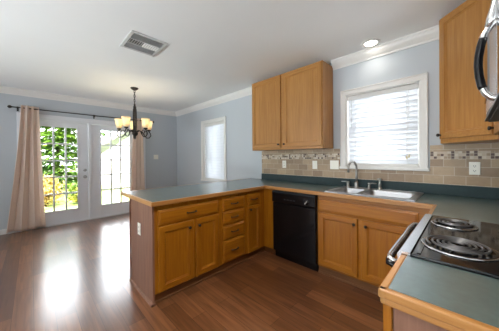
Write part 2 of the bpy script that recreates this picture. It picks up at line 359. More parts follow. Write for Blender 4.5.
# ------------------------------------------------------------------ tile backsplash
bz = [1.016, 1.26, 1.336, 1.40]
tl1, tl2, tmo = srgb(140, 116, 90), srgb(176, 152, 122), srgb(192, 178, 158)
tile_m = tile_material('travertine_tile', .155, .0835, tl1, tl2, tmo, .0022, .5, (.02, -1.0065), None)
mos_m = tile_material('mosaic_tile', .0253, .0253, tl1, tl2, tmo, .0016, 0, (.0, -1.26), [srgb(78, 54, 42), srgb(190, 172, 148), srgb(150, 128, 104), srgb(204, 192, 172)])
bs = thing('tile_backsplash', 'beige stone tile backsplash with mosaic band above the green counter', 'backsplash', (-1.0, YW, 1.016))
def bsplash(parts, name, mat, z0, z1, out):
    mbs = []
    for x0, x1, zt in parts:
        if zt > z0 and not (zt < z1): mbs.append(MB().box(x0, x1, YW-out, YW-.001, z0, z1))
        elif zt > z0: mbs.append(MB().box(x0, x1, YW-out, YW-.001, z0, zt))
    obj(name, MB().box(XR-out, XR-.001, 1.01, YW-out, z0, z1), mat, bs)
    return [obj(name, m_, mat, bs) for m_ in mbs][0]
SEG = [(-2.519, -1.162, 1.4), (-1.162, -.259, 1.139), (-.259, XR-.001, 1.4)]
bsplash(SEG, 'stone_tiles', tile_m, bz[0]+.001, bz[1], .009); bsplash(SEG, 'stone_tiles', tile_m, bz[2], bz[3], .009)
o = bsplash(SEG, 'mosaic_band', mos_m, bz[1], bz[2], .010); o['label'] = 'band of small brown and cream mosaic squares'

# ------------------------------------------------------------------ doors, drawers, cabinets
UZ = (0, 0, 1)
def frame_of(face):      # outward direction W and width direction U
    return {'+x': ((0, 1, 0), (1, 0, 0), 'y'), '-y': ((1, 0, 0), (0, -1, 0), 'x'), '-x': ((0, -1, 0), (-1, 0, 0), 'y')}[face]
def pull(root, c, U, W, name='pull'):
    c, U, W = Vector(c), Vector(U), Vector(W); mb = MB()
    pts = [c+U*(-.048)+W*.0, c+U*(-.046)+W*.016, c+U*(-.03)+W*.025, c+W*.028, c+U*.03+W*.025, c+U*.046+W*.016, c+U*.048]
    mb.tube(pts, [.006, .005, .0055, .0065, .0055, .005, .006], 8)
    for s in (-1, 1): mb.lathe([(.009, 0), (.008, .003), (.004, .005)], c+U*.048*s, W, 10)
    return obj('pull', mb, bronze_m, root, label='dark bronze bar pull')
def knob(root, c, W):
    mb = MB(); mb.lathe([(.008, 0), (.006, .010), (.013, .016), (.015, .022), (.012, .028), (.002, .030)], c, W, 14)
    return obj('knob', mb, bronze_m, root, label='dark bronze knob')
def cab_door(root, o, U, W, wd, ht, ax, knob_at=None, mats=None, name='door', st=.058):
    mb = MB(); mb.loops((U, wd), (UZ, ht), W, o, [(0, 0), (0, .015), (.005, .020), (st-.004, .020), (st, .0115), (st+.007, .0105), (st+.010, .006)])
    d = obj(name, mb, mats or OAK[ax], root)
    if knob_at:
        u, v = knob_at; knob(d, Vector(o)+Vector(U)*u+Vector(UZ)*v+Vector(W)*.0195, W)
    return d
def drawer(root, o, U, W, wd, ht, ax, handle=True, name='drawer'):
    mb = MB(); mb.loops((U, wd), (UZ, ht), W, o, [(0, 0), (0, .011), (.006, .015), (.014, .0155), (.020, .020)], (1, 1), 1)
    d = obj(name, mb, OAK[ax], root)
    if handle: pull(d, Vector(o)+Vector(U)*wd/2+Vector(UZ)*ht/2+Vector(W)*.0195, U, W)
    return d
XF = -1.95                                  # peninsula carcass face; doors stand 2 cm proud
def pen_cab(label, y0, y1, end=False):
    t = thing('base_cabinet', label, 'cabinet', (XF-.28, (y0+y1)/2, 0), 'oak base cabinets of the peninsula')
    obj('carcass', MB().box(-2.50, XF, y0, y1, .088, .874), OAK['y'], t)
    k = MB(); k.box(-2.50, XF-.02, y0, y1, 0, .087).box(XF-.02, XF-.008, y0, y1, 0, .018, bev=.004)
    obj('toe_kick', k, kick_m, t)
    return t
U, Wd = (0, 1, 0), (1, 0, 0)
t = pen_cab('oak cabinet at the open end of the peninsula, one wide drawer over two doors', .757, 1.479)
drawer(t, (XF, .787, .692), U, Wd, .662, .135, 'y')
cab_door(t, (XF, .787, .092), U, Wd, .352, .586, 'y', (.300, .520)); cab_door(t, (XF, 1.167, .092), U, Wd, .282, .586, 'y', (.028, .520))
e = MB(); e.box(-2.515, XF+.003, .738, .7565, .0, .874)
obj('end_panel', e, veneer, t, label='dull brown veneer end panel')
e = MB(); e.prism([(.7375, 0), (.718, 0), (.719, .008), (.724, .016), (.731, .020), (.7375, .021)], 'x', -2.53, XF+.018); e.box(-2.53, -2.516, .725, .7375, .021, .874)
e.box(XF+.0035, XF+.018, .72, .757, 0, .02)
obj('shoe_moulding', e, veneer, t)
t = pen_cab('narrow oak stack of four drawers, each with a dark pull', 1.4795, 1.878)
for z0, z1 in ((.69, .83), (.53, .678), (.36, .516), (.103, .346)): drawer(t, (XF, 1.51, z0), U, Wd, .338, z1-z0, 'y')
t = pen_cab('slim oak cabinet with one small drawer over one door, next to the inner corner', 1.8785, 2.16)
drawer(t, (XF, 1.905, .69), U, Wd, .222, .145, 'y'); cab_door(t, (XF, 1.905, .092), U, Wd, .222, .586, 'y', (.03, .545), st=.045)
t = thing('corner_filler', 'plain oak corner post between the peninsula and the black dishwasher', 'cabinet filler', (-1.9, 2.4, 0))
obj('carcass', MB().box(-2.50, XF, 2.161, 2.822, .088, .874).box(XF, -1.797, 2.226, 2.822, .088, .874), OAK['x'], t)
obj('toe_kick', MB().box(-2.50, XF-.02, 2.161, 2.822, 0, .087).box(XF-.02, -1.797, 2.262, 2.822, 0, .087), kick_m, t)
# sink base
YF = 2.248
t = thing('sink_base_cabinet', 'oak cabinet under the sink with long plain false drawer front and two doors', 'cabinet', (-.72, 2.5, 0))
obj('carcass', MB().box(-1.176, -.172, YF, 2.822, .088, .70).box(-1.176, -1.16, YF, 2.822, .70, .874).box(-.188, -.172, YF, 2.822, .70, .874).box(-1.16, -.188, YF, YF+.016, .70, .874), [oakX, oakZ], t)
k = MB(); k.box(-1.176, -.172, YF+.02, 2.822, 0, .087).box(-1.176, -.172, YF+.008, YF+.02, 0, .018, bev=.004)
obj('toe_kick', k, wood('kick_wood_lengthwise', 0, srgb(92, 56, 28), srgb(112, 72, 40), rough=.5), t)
U, Wd = (1, 0, 0), (0, -1, 0)
drawer(t, (-1.158, YF, .700), U, Wd, .88, .13, 'x', False, 'false_drawer_front')
cab_door(t, (-1.158, YF, .112), U, Wd, .405, .572, 'x', (.378, .518)); cab_door(t, (-.722, YF, .112), U, Wd, .405, .572, 'x', (.048, .518))
# right leg: blind corner cabinet and the narrow cabinet beyond the range
t = thing('corner_base_cabinet', 'oak base cabinet in the corner beyond the range, under the green counter', 'cabinet', (.15, 2.2, 0))
obj('carcass', MB().box(-.15, XR-.004, 1.784, 2.822, .088, .874), OAK['y'], t)
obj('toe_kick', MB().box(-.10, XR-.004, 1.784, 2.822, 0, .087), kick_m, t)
t = thing('base_cabinet', 'narrow oak end cabinet nearest the camera under the small counter beside the range', 'cabinet', (.15, .87, 0))
obj('carcass', MB().box(-.152, XR-.004, .746, .998, .088, .868).box(-.176, -.153, .728, .998, .088, .868, mi=0, bev=.003), OAK['y'], t)
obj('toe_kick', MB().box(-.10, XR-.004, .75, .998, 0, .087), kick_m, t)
obj('end_panel', MB().box(-.152, XR-.004, .738, .7455, .0, .874), veneer, t, label='reddish veneer end panel')

# ------------------------------------------------------------------ countertops
cz0, cz1 = .876, .914
EA, EB = srgb(160, 108, 54), srgb(182, 134, 80); edgeX, edgeY = wood('oak_edge_lengthwise', 0, EA, EB, .3), wood('oak_edge_crosswise', 1, EA, EB, .3)
t = thing('countertop', 'U-shaped dark green laminate countertop with oak edge over peninsula, sink and corner', 'countertop', (-1.2, 2.2, cz0))
mb = MB()
mb.box(-2.79, -1.92, .736, YW-.002, cz0, cz1).box(-1.92, -1.055, 2.218, YW-.002, cz0, cz1).box(-.345, -.161, 2.218, YW-.002, cz0, cz1)
mb.box(-1.055, -.345, 2.218, 2.285, cz0, cz1).box(-1.055, -.345, 2.735, YW-.002, cz0, cz1).box(-.161, XR-.002, 1.781, YW-.002, cz0, cz1)
obj('laminate_top', mb, lam_m, t)
mb = MB(); bv = .005
mb.box(-1.921, -1.899, .716, 2.219, cz0, cz1+.001, 1, bv, 2).box(-2.81, -1.9, .716, .738, cz0, cz1+.001, 0, bv, 2).box(-2.81, -2.789, .716, YW-.002, cz0, cz1+.001, 1, bv, 2)
mb.box(-1.921, -.16, 2.197, 2.219, cz0, cz1+.001, 0, bv, 2).box(-.182, -.16, 1.781, 2.219, cz0, cz1+.001, 1, bv, 2)
obj('oak_edge', mb, [edgeX, edgeY], t, label='rounded oak edge strip')
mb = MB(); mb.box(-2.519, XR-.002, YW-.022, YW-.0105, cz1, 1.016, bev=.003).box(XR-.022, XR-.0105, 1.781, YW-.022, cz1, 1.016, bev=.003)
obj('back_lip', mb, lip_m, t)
t = thing('countertop', 'small green counter section with oak edge at the end beside the range', 'countertop', (.14, .85, cz0))
obj('laminate_top', MB().box(-.161, XR-.002, .722, 1.006, cz0, cz1), lam_m, t)
mb = MB(); mb.box(-.182, -.16, .701, 1.006, cz0+.012, cz1+.001, 1, bv, 2).box(-.182, XR-.002, .701, .723, cz0+.012, cz1+.001, 0, bv, 2)
mb.box(-.178, -.16, .706, 1.006, cz0-.006, cz0+.014, 1, .005, 2).box(-.178, XR-.002, .706, .723, cz0-.006, cz0+.014, 0, .005, 2)
obj('oak_edge', mb, [edgeX, edgeY], t, label='stepped oak edge strip')

# ------------------------------------------------------------------ dishwasher
t = thing('dishwasher', 'black built-in dishwasher between the oak corner post and sink cabinet', 'dishwasher', (-1.487, 2.5, 0))
x0, x1 = -1.790, -1.182
obj('tub', MB().box(x0, x1, YF, 2.81, .09, .872), blackm_m, t)
mb = MB(); mb.box(x0+.003, x1-.003, 2.212, YF-.001, .095, .715, bev=.006)
obj('door', mb, black_m, t)
mb = MB(); mb.prism([(YF-.001, .722), (2.208, .722), (2.200, .735), (2.200, .845), (2.208, .866), (YF-.001, .866)], 'x', x0+.003, x1-.003)
cpnl = obj('control_panel', mb, black_m, t)
obj('handle', MB().prism([(2.199, .842), (2.188, .838), (2.188, .826), (2.199, .818)], 'x', x0+.05, x1-.30), black_m, cpnl)
mb = MB(); mb.lathe([(.034, 0), (.034, .003), (.024, .006), (.022, .020), (0, .021)], (-1.285, 2.1995, .775), (0, -1, 0), 24)
obj('dial', mb, black_m, cpnl)
mb = MB(); M = Matrix.Translation((-1.285, 2.178, .775)) @ Matrix.Rotation(R(40), 4, 'Y'); mb = MB(M); mb.box(-.003, .003, -.002, .0, -.02, .02)
for a in range(0, 360, 30):
    if a in (60, 240): continue
    mb.M = Matrix.Translation((-1.285, 2.196, .775)) @ Matrix.Rotation(R(a), 4, 'Y'); mb.box(-.0012, .0012, 0, .003, .027, .033)
obj('dial_marks', mb, plate_m, cpnl, label='pale dial marks')
mb = MB()
for k in range(4): mb.box(-1.60+k*.045, -1.575+k*.045, 2.196, 2.1995, .765, .777, bev=.001)
obj('button', mb, blackm_m, cpnl)
obj('kick_plate', MB().box(x0+.005, x1-.005, 2.262, 2.28, .0, .088), black_m, t)

# ------------------------------------------------------------------ range
t = thing('range', 'black electric range with four coil burners and steel front trim', 'range', (.13, 1.392, 0))
ry0, ry1 = 1.010, 1.774
obj('body', MB().box(-.150, XR-.008, ry0+.004, ry1-.004, .02, .905), black_m, t)
mb = MB(); mb.box(-.150, XR-.075, ry0, ry1, .906, .924, 0, .004, 2)
mb.box(-.135, -.123, ry0+.02, ry1-.02, .924, .927, 0)
top = obj('cooktop', mb, enamel_m, t)
mb = MB(); mb.prism([(-.152, .880), (-.188, .880), (-.193, .890), (-.193, .915), (-.186, .925), (-.152, .927)], 'y', ry0, ry1)
obj('front_trim', mb, steel_m, t, label='brushed steel front trim')
mb = MB(); mb.box(-.182, -.151, ry0+.006, ry1-.006, .23, .872, bev=.006); dr = obj('oven_door', mb, black_m, t)
obj('oven_window', MB().box(-.1835, -.1825, ry0+.12, ry1-.12, .40, .70), dark_glass_m, dr)
mb = MB(); ya, yb = ry0-.01, 1.70
path = [(-.176, ya+.05, .872), (-.203, ya+.022, .876), (-.222, ya+.022, .882), (-.227, ya+.05, .886), (-.227, ya+.2, .888), (-.227, (ya+yb)/2, .888), (-.231, yb-.2, .887), (-.226, yb-.08, .885), (-.217, yb-.04, .880), (-.200, yb-.025, .875), (-.176, yb-.05, .872)]
mb.tube(path, .0095, 10, 0)
mb.tube([(a-.001, b-.004, c-.018) for a, b, c in path], .0125, 10, 1)
obj('oven_handle', mb, [steel_m, black_m], dr, label='steel and black oven handle')
obj('drawer', MB().box(-.180, -.151, ry0+.006, ry1-.006, .05, .22, bev=.006), black_m, t)
mb = MB(); mb.prism([(XR-.075, .925), (XR-.085, 1.0), (XR-.07, 1.06), (XR-.012, 1.06), (XR-.012, .925)], 'y', ry0, ry1, 0, .004)
bgd = obj('backguard', mb, black_m, t)
for y in (1.10, 1.19, 1.59, 1.68): obj('control_knob', MB().lathe([(.022, 0), (.02, .02), (0, .021)], (XR-.083, y, 1.0), (-1, 0, .1), 16), blackm_m, bgd)
def burner(cx, cy, r):
    z = .9245
    mb = MB(); mb.lathe([(r*.2, .0005), (r*.85, .0012), (r*1.04, .0035), (r*1.14, .005), (r*1.17, .0035), (r*1.18, .0005)], (cx, cy, z), (0, 0, 1), 40, 0, False)
    b = obj('burner', mb, enamel_m, top, label='black drip bowl with metal coil')
    obj('trim_ring', MB().lathe([(r*1.13, .0035), (r*1.155, .0055), (r*1.18, .0045), (r*1.19, .0012)], (cx, cy, z), (0, 0, 1), 40, 0, False), chrome_m, b, label='thin chrome ring')
    turns = 3.5 if r < .09 else 4.5; n = int(turns*28)
    pts = []
    for i in range(n+1):
        a = 2*math.pi*turns*i/n; q = r*.2+(r-r*.2)*i/n; pts.append((cx+q*math.cos(a+.6), cy+q*math.sin(a+.6), z+.013))
    mb = MB(); mb.tube(pts, .0042, 8)
    for a in (.3, 2.4, 4.5): mb.box(0, 0, 0, 0, 0, 0) if False else mb.tube([(cx+r*.1*math.cos(a), cy+r*.1*math.sin(a), z+.0055), (cx+r*math.cos(a), cy+r*math.sin(a), z+.0055)], .0025, 4)
    obj('coil', mb, coil_m, b)
burner(-.025, 1.205, .098); burner(-.050, 1.585, .078); burner(.225, 1.585, .098); burner(.235, 1.215, .078)

# ------------------------------------------------------------------ microwave over the range
t = thing('microwave', 'stainless microwave with a looped handle mounted over the range', 'microwave', (.27, 1.392, 1.48))
obj('body', MB().box(.11, XR-.004, ry0+.004, ry1, 1.482, 1.915), blackm_m, t)
mb = MB(); prof = []
for k in range(13):
    y = ry0+.19+(ry1-ry0-.19)*k/12; prof.append((.078-.010*math.sin(math.pi*k/12), y))
mb.prism([(.1095, ry0+.19)]+prof+[(.1095, ry1)], 'z', 1.492, 1.912)
dr = obj('door', mb, steel_m, t, label='brushed steel door')
obj('door_window', MB().prism([(.0735, 1.33), (.066, 1.42), (.064, 1.55), (.0665, 1.66), (.075, 1.66), (.075, 1.33)], 'z', 1.56, 1.86), dark_glass_m, dr)
obj('control_panel', MB().box(.079, .1095, ry0+.004, ry0+.188, 1.492, 1.912, bev=.004), dark_glass_m, t)
obj('vent_underside', MB().box(.085, XR-.01, ry0+.02, ry1-.02, 1.474, 1.4815).box(.072, .11, ry0+.004, ry1, 1.4815, 1.4915), blackm_m, t)
mb = MB(); hy_ = 1.225
hp = [(.088, 1.800), (.066, 1.782), (.050, 1.755), (.040, 1.715), (.0345, 1.675), (.033, 1.640), (.0355, 1.60), (.042, 1.56), (.053, 1.530), (.068, 1.512), (.088, 1.505)]
pts = []
for i in range(len(hp)-1):
    for k in range(3):
        f = k/3; pts.append((hp[i][0]*(1-f)+hp[i+1][0]*f, hy_, hp[i][1]*(1-f)+hp[i+1][1]*f))
pts.append((hp[-1][0], hy_, hp[-1][1]))
h = obj('handle', MB().tube(pts, .0115, 10, 0), steel_m, dr, label='looped steel handle with black grip')
obj('handle_mount', MB().tube([(.090, hy_, 1.908), (.080, hy_, 1.86), (.070, hy_, 1.81), (.060, hy_, 1.775)], [.012, .014, .016, .012], 10), steel_m, h)
obj('grip', MB().tube([p for p in pts if 1.55 < p[2] < 1.755], .0128, 10, 0), black_m, h, label='black grip')

# ------------------------------------------------------------------ wall cabinets
UB, UT = 1.402, 2.481
UA, UBc = srgb(156, 106, 52), srgb(176, 126, 68)
upZ, upX, upY = wood('pale_oak_upright', 2, UA, UBc, .4), wood('pale_oak_lengthwise', 0, UA, UBc, .4), wood('pale_oak_crosswise', 1, UA, UBc, .4)
uface = 2.534
t = thing('wall_cabinet', 'oak wall cabinet with two tall doors left of the sink window', 'wall cabinet', (-1.852, 2.68, UB))
obj('carcass', MB().box(-2.457, -1.247, uface, YW-.011, UB, UT), [upZ], t)
obj('face_frame', MB().box(-2.457, -1.247, uface-.003, uface-.0002, UB, UT), [upX], t)
U, Wd = (1, 0, 0), (0, -1, 0)
cab_door(t, (-2.445, uface-.003, UB+.03), U, Wd, .565, UT-UB-.042, 'x', (.535, .045), [upZ, upX], st=.06); cab_door(t, (-1.840, uface-.003, UB+.03), U, Wd, .582, UT-UB-.042, 'x', (.03, .045), [upZ, upX], st=.06)
t = thing('wall_cabinet', 'oak diagonal corner wall cabinet with one tall door right of the sink window', 'wall cabinet', (.2, 2.6, UB))
A, B = Vector((-.160, 2.524, 0)), Vector((.147, 2.217, 0)); ud = (B-A); ln = ud.length; ud.normalize(); wn = Vector((-ud.y, ud.x, 0)); wn = -wn if wn.y > 0 else wn
obj('carcass', MB().prism([(-.160, YW-.011), (-.160, 2.524), (.147, 2.217), (XR-.011, 2.217), (XR-.011, YW-.011)], 'z', UB, UT), [upZ], t)
cab_door(t, A+ud*.008+Vector((0, 0, UB+.036)), tuple(ud), tuple(wn), ln-.030, UT-UB-.05, 'x', (.012, .035), [upZ, upX], st=.055)
t = thing('wall_cabinet', 'narrow oak wall cabinet between the corner cabinet and the microwave', 'wall cabinet', (.3, 2.0, UB))
obj('carcass', MB().box(.149, XR-.011, 1.779, 2.214, UB, UT), [upZ], t)
cab_door(t, (.149, 2.20, UB+.03), (0, -1, 0), (-1, 0, 0), .41, UT-UB-.042, 'y', (.03, .045), [upZ, upY])
t = thing('wall_cabinet', 'short oak wall cabinet above the microwave', 'wall cabinet', (.3, 1.4, 1.92))
obj('carcass', MB().box(.149, XR-.004, 1.012, 1.777, 1.918, UT), [upZ], t)
for y in (1.768, 1.39): cab_door(t, (.149, y, 1.93), (0, -1, 0), (-1, 0, 0), .366, UT-1.942, 'y', None, [upZ, upY])

# ------------------------------------------------------------------ sink and taps
t = thing('sink', 'double bowl stainless steel sink set into the green counter under the window', 'sink', (-.7, 2.5, cz1))
sx0, sx1, sy0, sy1, sz = -1.10, -.305, 2.262, 2.792, cz1+.001
bw = [(-1.045, -.795, 2.312, 2.70, .17), (-.760, -.355, 2.312, 2.70, .19)]
mb = MB()
xs = [sx0, bw[0][0], bw[0][1], bw[1][0], bw[1][1], sx1]
for i in (0, 2, 4): mb.box(xs[i], xs[i+1], sy0, sy1, sz, sz+.006)
for i in (1, 3): mb.box(xs[i], xs[i+1], sy0, bw[0][2], sz, sz+.006).box(xs[i], xs[i+1], bw[0][3], sy1, sz, sz+.006)
for a, b, c, d in ((sx0, sx1, sy0, sy0+.012), (sx0, sx1, sy1-.012, sy1), (sx0, sx0+.012, sy0, sy1), (sx1-.012, sx1, sy0, sy1)): mb.box(a, b, c, d, sz, sz+.009, 0, .003)
obj('rim', mb, sink_m, t)
for x0, x1, y0, y1, dp in bw:
    b = bmesh.new(); loops = []
    for ins, z in ((0, sz+.006), (.004, sz-.004), (.012, sz-dp+.03), (.035, sz-dp), (.15, sz-dp-.004)):
        n = 24; ring = []; rr = max(.045, ins*.5)
        ax, bx, ay, by = x0+ins, x1-ins, y0+ins, y1-ins
        if ins == .15: ax, bx, ay, by = (x0+x1)/2-.045, (x0+x1)/2+.045, (y0+y1)/2-.045, (y0+y1)/2+.045
        for cx, cy, a0 in ((bx-rr, by-rr, 0), (ax+rr, by-rr, 90), (ax+rr, ay+rr, 180), (bx-rr, ay+rr, 270)):
            for k in range(6): a = R(a0+18*k); ring.append(b.verts.new((cx+rr*math.cos(a), cy+rr*math.sin(a), z)))
        loops.append(ring)
    for P_, Q_ in zip(loops, loops[1:]):
        for k in range(24): f = b.faces.new((P_[k], Q_[k], Q_[(k+1) % 24], P_[(k+1) % 24])); f.smooth = True
    b.faces.new(loops[-1])
    o = obj('bowl', b, sink_m, t); sm = o.modifiers.new('thick', 'SOLIDIFY'); sm.thickness = .0012; sm.offset = -1
    mb = MB(); mb.lathe([(.0, 0), (.03, .0), (.042, .002), (.045, 0)], ((x0+x1)/2, (y0+y1)/2, sz-dp-.003), (0, 0, 1), 20, 0, False); obj('drain', mb, nickel_m, o)
fz = sz+.0062; fy = 2.752
t = thing('faucet', 'brushed metal gooseneck faucet with two side handles behind the sink', 'faucet', (-.935, fy, fz))
mb = MB(); fx = -.935
mb.lathe([(.028, 0), (.028, .006), (.021, .012), (.019, .05), (.022, .056), (.015, .064), (.0125, .075)], (fx, fy, fz), seg=18)
obj('base', mb, nickel_m, t)
d = Vector((-.25, -1, 0)).normalized(); pts = [Vector((fx, fy, fz+.07)), Vector((fx, fy, fz+.15)), Vector((fx, fy, fz+.235))]
rad = .078
for k in range(1, 11): a = math.pi*k/10; pts.append(Vector((fx, fy, fz+.235))+d*rad*(1-math.cos(a))+Vector((0, 0, rad*math.sin(a))))
pts.append(pts[-1]+Vector((0, 0, -.045)))
obj('spout', MB().tube(pts, [.0115]*(len(pts)-1)+[.0125], 12), nickel_m, t)
for x, s in ((-1.035, -1), (-.795, 1)):
    mb = MB(); mb.lathe([(.026, 0), (.026, .006), (.017, .014), (.015, .05), (.019, .056), (.016, .066), (.004, .07)], (x, fy, fz), seg=16)
    mb.tube([(x, fy, fz+.06), (x+s*.03, fy-.004, fz+.066), (x+s*.075, fy-.01, fz+.066)], [.008, .007, .006], 8)
    obj('tap_handle', mb, nickel_m, t)
t = thing('side_sprayer', 'brushed metal side sprayer standing behind the sink right of the faucet', 'sprayer', (-.685, fy-.01, fz))
obj('base', MB().lathe([(.026, 0), (.026, .006), (.020, .014), (.018, .03), (.014, .036)], (-.685, fy-.01, fz), seg=16), nickel_m, t)
mb = MB(); mb.lathe([(.013, .036), (.015, .055), (.012, .085), (.014, .105), (.017, .118), (.013, .130), (0, .132)], (-.685, fy-.01, fz), seg=16); mb.tube([(-.685, fy-.01, fz+.122), (-.700, fy-.035, fz+.118)], .010, 10)
obj('spray_head', mb, nickel_m, t)

# ------------------------------------------------------------------ blinds
def blind(label, hole, pitch, tilt, wand, tassel=None):
    x0, x1, z0, z1 = hole[0]+.018, hole[1]-.018, hole[2]+.016, hole[3]-.016
    t = thing('venetian_blind', label, 'blind', ((x0+x1)/2, YW+.03, z1))
    y = YW+.034
    obj('headrail', MB().box(x0, x1, y-.024, y+.024, z1-.05, z1, bev=.003), white_m, t)
    mb = MB(); z = z1-.06; half = .034
    mb.sm = True
    while z > z0+.05:
        b = bmesh.new(); rows = []
        for k in range(5):
            u = -half+2*half*k/4; arch = .0025*(1-(u/half)**2)
            yy = u*math.cos(tilt)-arch*math.sin(tilt); zz = u*math.sin(tilt)+arch*math.cos(tilt)
            rows.append([b.verts.new((x, y+yy, z-half*.6+zz)) for x in (x0+.004, x1-.004)])
        low = [[b.verts.new((v.co.x, v.co.y, v.co.z-.0026)) for v in r] for r in rows]
        for k in range(4): b.faces.new((rows[k][0], rows[k][1], rows[k+1][1], rows[k+1][0])); b.faces.new((low[k][0], low[k+1][0], low[k+1][1], low[k][1]))
        for k in range(4):
            for s in (0, 1): b.faces.new((rows[k][s], rows[k+1][s], low[k+1][s], low[k][s]) if s == 0 else (rows[k][s], low[k][s], low[k+1][s], rows[k+1][s]))
        for k in (0, 4): b.faces.new((rows[k][0], low[k][0], low[k][1], rows[k][1]))
        bmesh.ops.recalc_face_normals(b, faces=b.faces)
        mb._take(b, 0); z -= pitch
    obj('slats', mb, slat_m, t)
    obj('bottom_rail', MB().box(x0, x1, y-.026, y+.026, z0+.002, z0+.024, bev=.004), white_m, t)
    for f in (.13, .87): x = x0+(x1-x0)*f; obj('ladder_cord', MB().tube([(x, y-.033, z1-.05), (x, y-.033, z0+.02)], .0014, 6), white_m, t)
    if wand:
        x = x0+(x1-x0)*wand[0]; obj('tilt_wand', MB().tube([(x, y-.038, z1-.05), (x, y-.042, wand[1])], .0028, 6).lathe([(.004, -.03), (.006, 0), (.003, .03)], (x, y-.042, wand[1]-.03), seg=8), vent_m, t)
    if tassel:
        x = x0+(x1-x0)*tassel[0]; o = obj('pull_cord', MB().tube([(x, y-.038, z1-.05), (x-.004, y-.04, tassel[1])], .0014, 6).tube([(x+.014, y-.038, z1-.05), (x+.016, y-.04, tassel[1]+.015)], .0014, 6), white_m, t)
        mb = MB()
        for dx, dz in ((-.004, 0), (.016, .015)): mb.lathe([(.003, 0), (.010, -.028), (.008, -.036), (0, -.037)], (x+dx, y-.042, tassel[1]+dz), seg=10)
        obj('tassel', mb, simple('cream_tassel', srgb(226, 212, 170), .5), o, label='cream cord tassel')
blind('white slatted blind in the window above the sink', W1, .0575, R(-70), (.07, 1.72), (.87, 1.30))
blind('white slatted blind in the dining corner window', W2, .060, R(-70), (.12, 1.3))

# ------------------------------------------------------------------ curtain rod and curtains
rx, rz = XL+.095, 2.205
t = thing('curtain_rod', 'thin black curtain rod with ball ends above the glass doors', 'curtain rod', (rx, .95, rz))
obj('rod', MB().tube([(rx, -.225, rz), (rx, 2.12, rz)], .0095, 10), bronze_m, t)
for y, s in ((-.225, -1), (2.12, 1)): obj('finial', MB().lathe([(.010, 0), (.013, .008), (.012, .012), (.024, .026), (.027, .038), (.022, .052), (.008, .062), (0, .064)], (rx, y, rz), (0, s, 0), 14), bronze_m, t)
for y in (-.17, .95, 2.06):
    obj('bracket', MB().box(XL+.0005, XL+.006, y-.012, y+.012, rz-.05, rz+.03).tube([(XL+.005, y, rz-.02), (XL+.05, y, rz-.025), (rx, y, rz-.013)], .006, 8).lathe([(.014, -.008), (.014, .008)], (rx, y, rz), (0, 1, 0), 12), bronze_m, t)
def curtain(label, top, bot, folds, amp, seed):
    rnd = random.Random(seed); b = bmesh.new(); nu, nv = 90, 40; G = []
    ph = rnd.random()*3
    for j in range(nv+1):
        f = j/nv; z = .035+(rz+.045-.035)*(1-f); row = []
        e = f**1.3
        ya, yb = top[0]+(bot[0]-top[0])*e, top[1]+(bot[1]-top[1])*e
        for i in range(nu+1):
            s = i/nu; a = 2*math.pi*folds*s+ph+.5*math.sin(2.1*s+f*1.5)
            am = amp*(.75+.35*math.sin(3.3*s+ph))*(.8+.35*f)
            x = rx+am*math.sin(a)+.012*math.sin(5*s+4*f)+.008
            row.append(b.verts.new((x, ya+(yb-ya)*s+.010*math.sin(2*a)*(1+f), z+.012*math.sin(a*.5)*(f > .97))))
        G.append(row)
    for j in range(nv):
        for i in range(nu):
            f_ = b.faces.new((G[j][i], G[j+1][i], G[j+1][i+1], G[j][i+1])); f_.smooth = True
    bmesh.ops.recalc_face_normals(b, faces=b.faces)
    o = obj('curtain', b, curtain_m, None, loc=(rx, (bot[0]+bot[1])/2, .035)); m_ = o.modifiers.new('thick', 'SOLIDIFY'); m_.thickness = .003
    tag(o, label, 'curtain', 'beige curtains at the glass doors'); return o
curtain('long beige curtain hanging on the left end of the black rod, flaring to the floor', (-.135, .09), (-.33, .165), 3, .042, 1)
curtain('long beige curtain on the right end of the black rod, beyond the chandelier', (1.69, 1.915), (1.62, 1.93), 3, .040, 5)

# ------------------------------------------------------------------ chandelier
hx, hy = -4.17, 1.30
t = thing('chandelier', 'dark bronze chandelier with five cream glass shades hanging from the ceiling', 'chandelier', (hx, hy, CZ))
obj('canopy', MB().lathe([(.004, -.045), (.03, -.04), (.055, -.022), (.064, -.006), (.064, -.0005)], (hx, hy, CZ), seg=24), bronze_m, t)
mb = MB(); z = CZ-.042; k = 0
while z > 2.24:
    b_ = Vector((1, 0, 0)) if k % 2 else Vector((0, 1, 0))
    mb.tube([Vector((hx, hy, z-.022))+b_*.013*math.cos(a)+Vector((0, 0, .028*math.sin(a))) for a in [2*math.pi*q/10 for q in range(10)]], 0.0048, 6, closed=True); z -= .040; k += 1
mb.tube([(hx+.006, hy, CZ-.03), (hx-.008, hy+.006, 2.4), (hx+.006, hy, 2.22)], .0022, 6)
obj('chain', mb, bronze_m, t)
mb = MB(); mb.lathe([(.003, 2.255), (.010, 2.245), (.012, 2.225), (.024, 2.215), (.028, 2.20), (.016, 2.185), (.008, 2.17)], (hx, hy, 0), seg=16)
mb.lathe([(.007, 2.18), (.006, 1.98), (.007, 1.80), (.03, 1.785), (.036, 1.76), (.05, 1.745), (.044, 1.715), (.02, 1.69), (.012, 1.675), (.018, 1.66), (.012, 1.645), (.0, 1.63)], (hx, hy, 0), seg=18)
for k in range(4):
    a = R(45+90*k); c_, s_ = math.cos(a), math.sin(a)
    mb.tube([(hx+r_*c_, hy+r_*s_, z_) for r_, z_ in ((.012, 2.20), (.026, 2.17), (.030, 2.10), (.030, 1.95), (.028, 1.85), (.024, 1.775))], .0065, 6)
obj('column', mb, bronze_m, t)
lat, awy = Vector((.298, .955, 0)), Vector((-.955, .298, 0)); hc = Vector((hx, hy, 0))
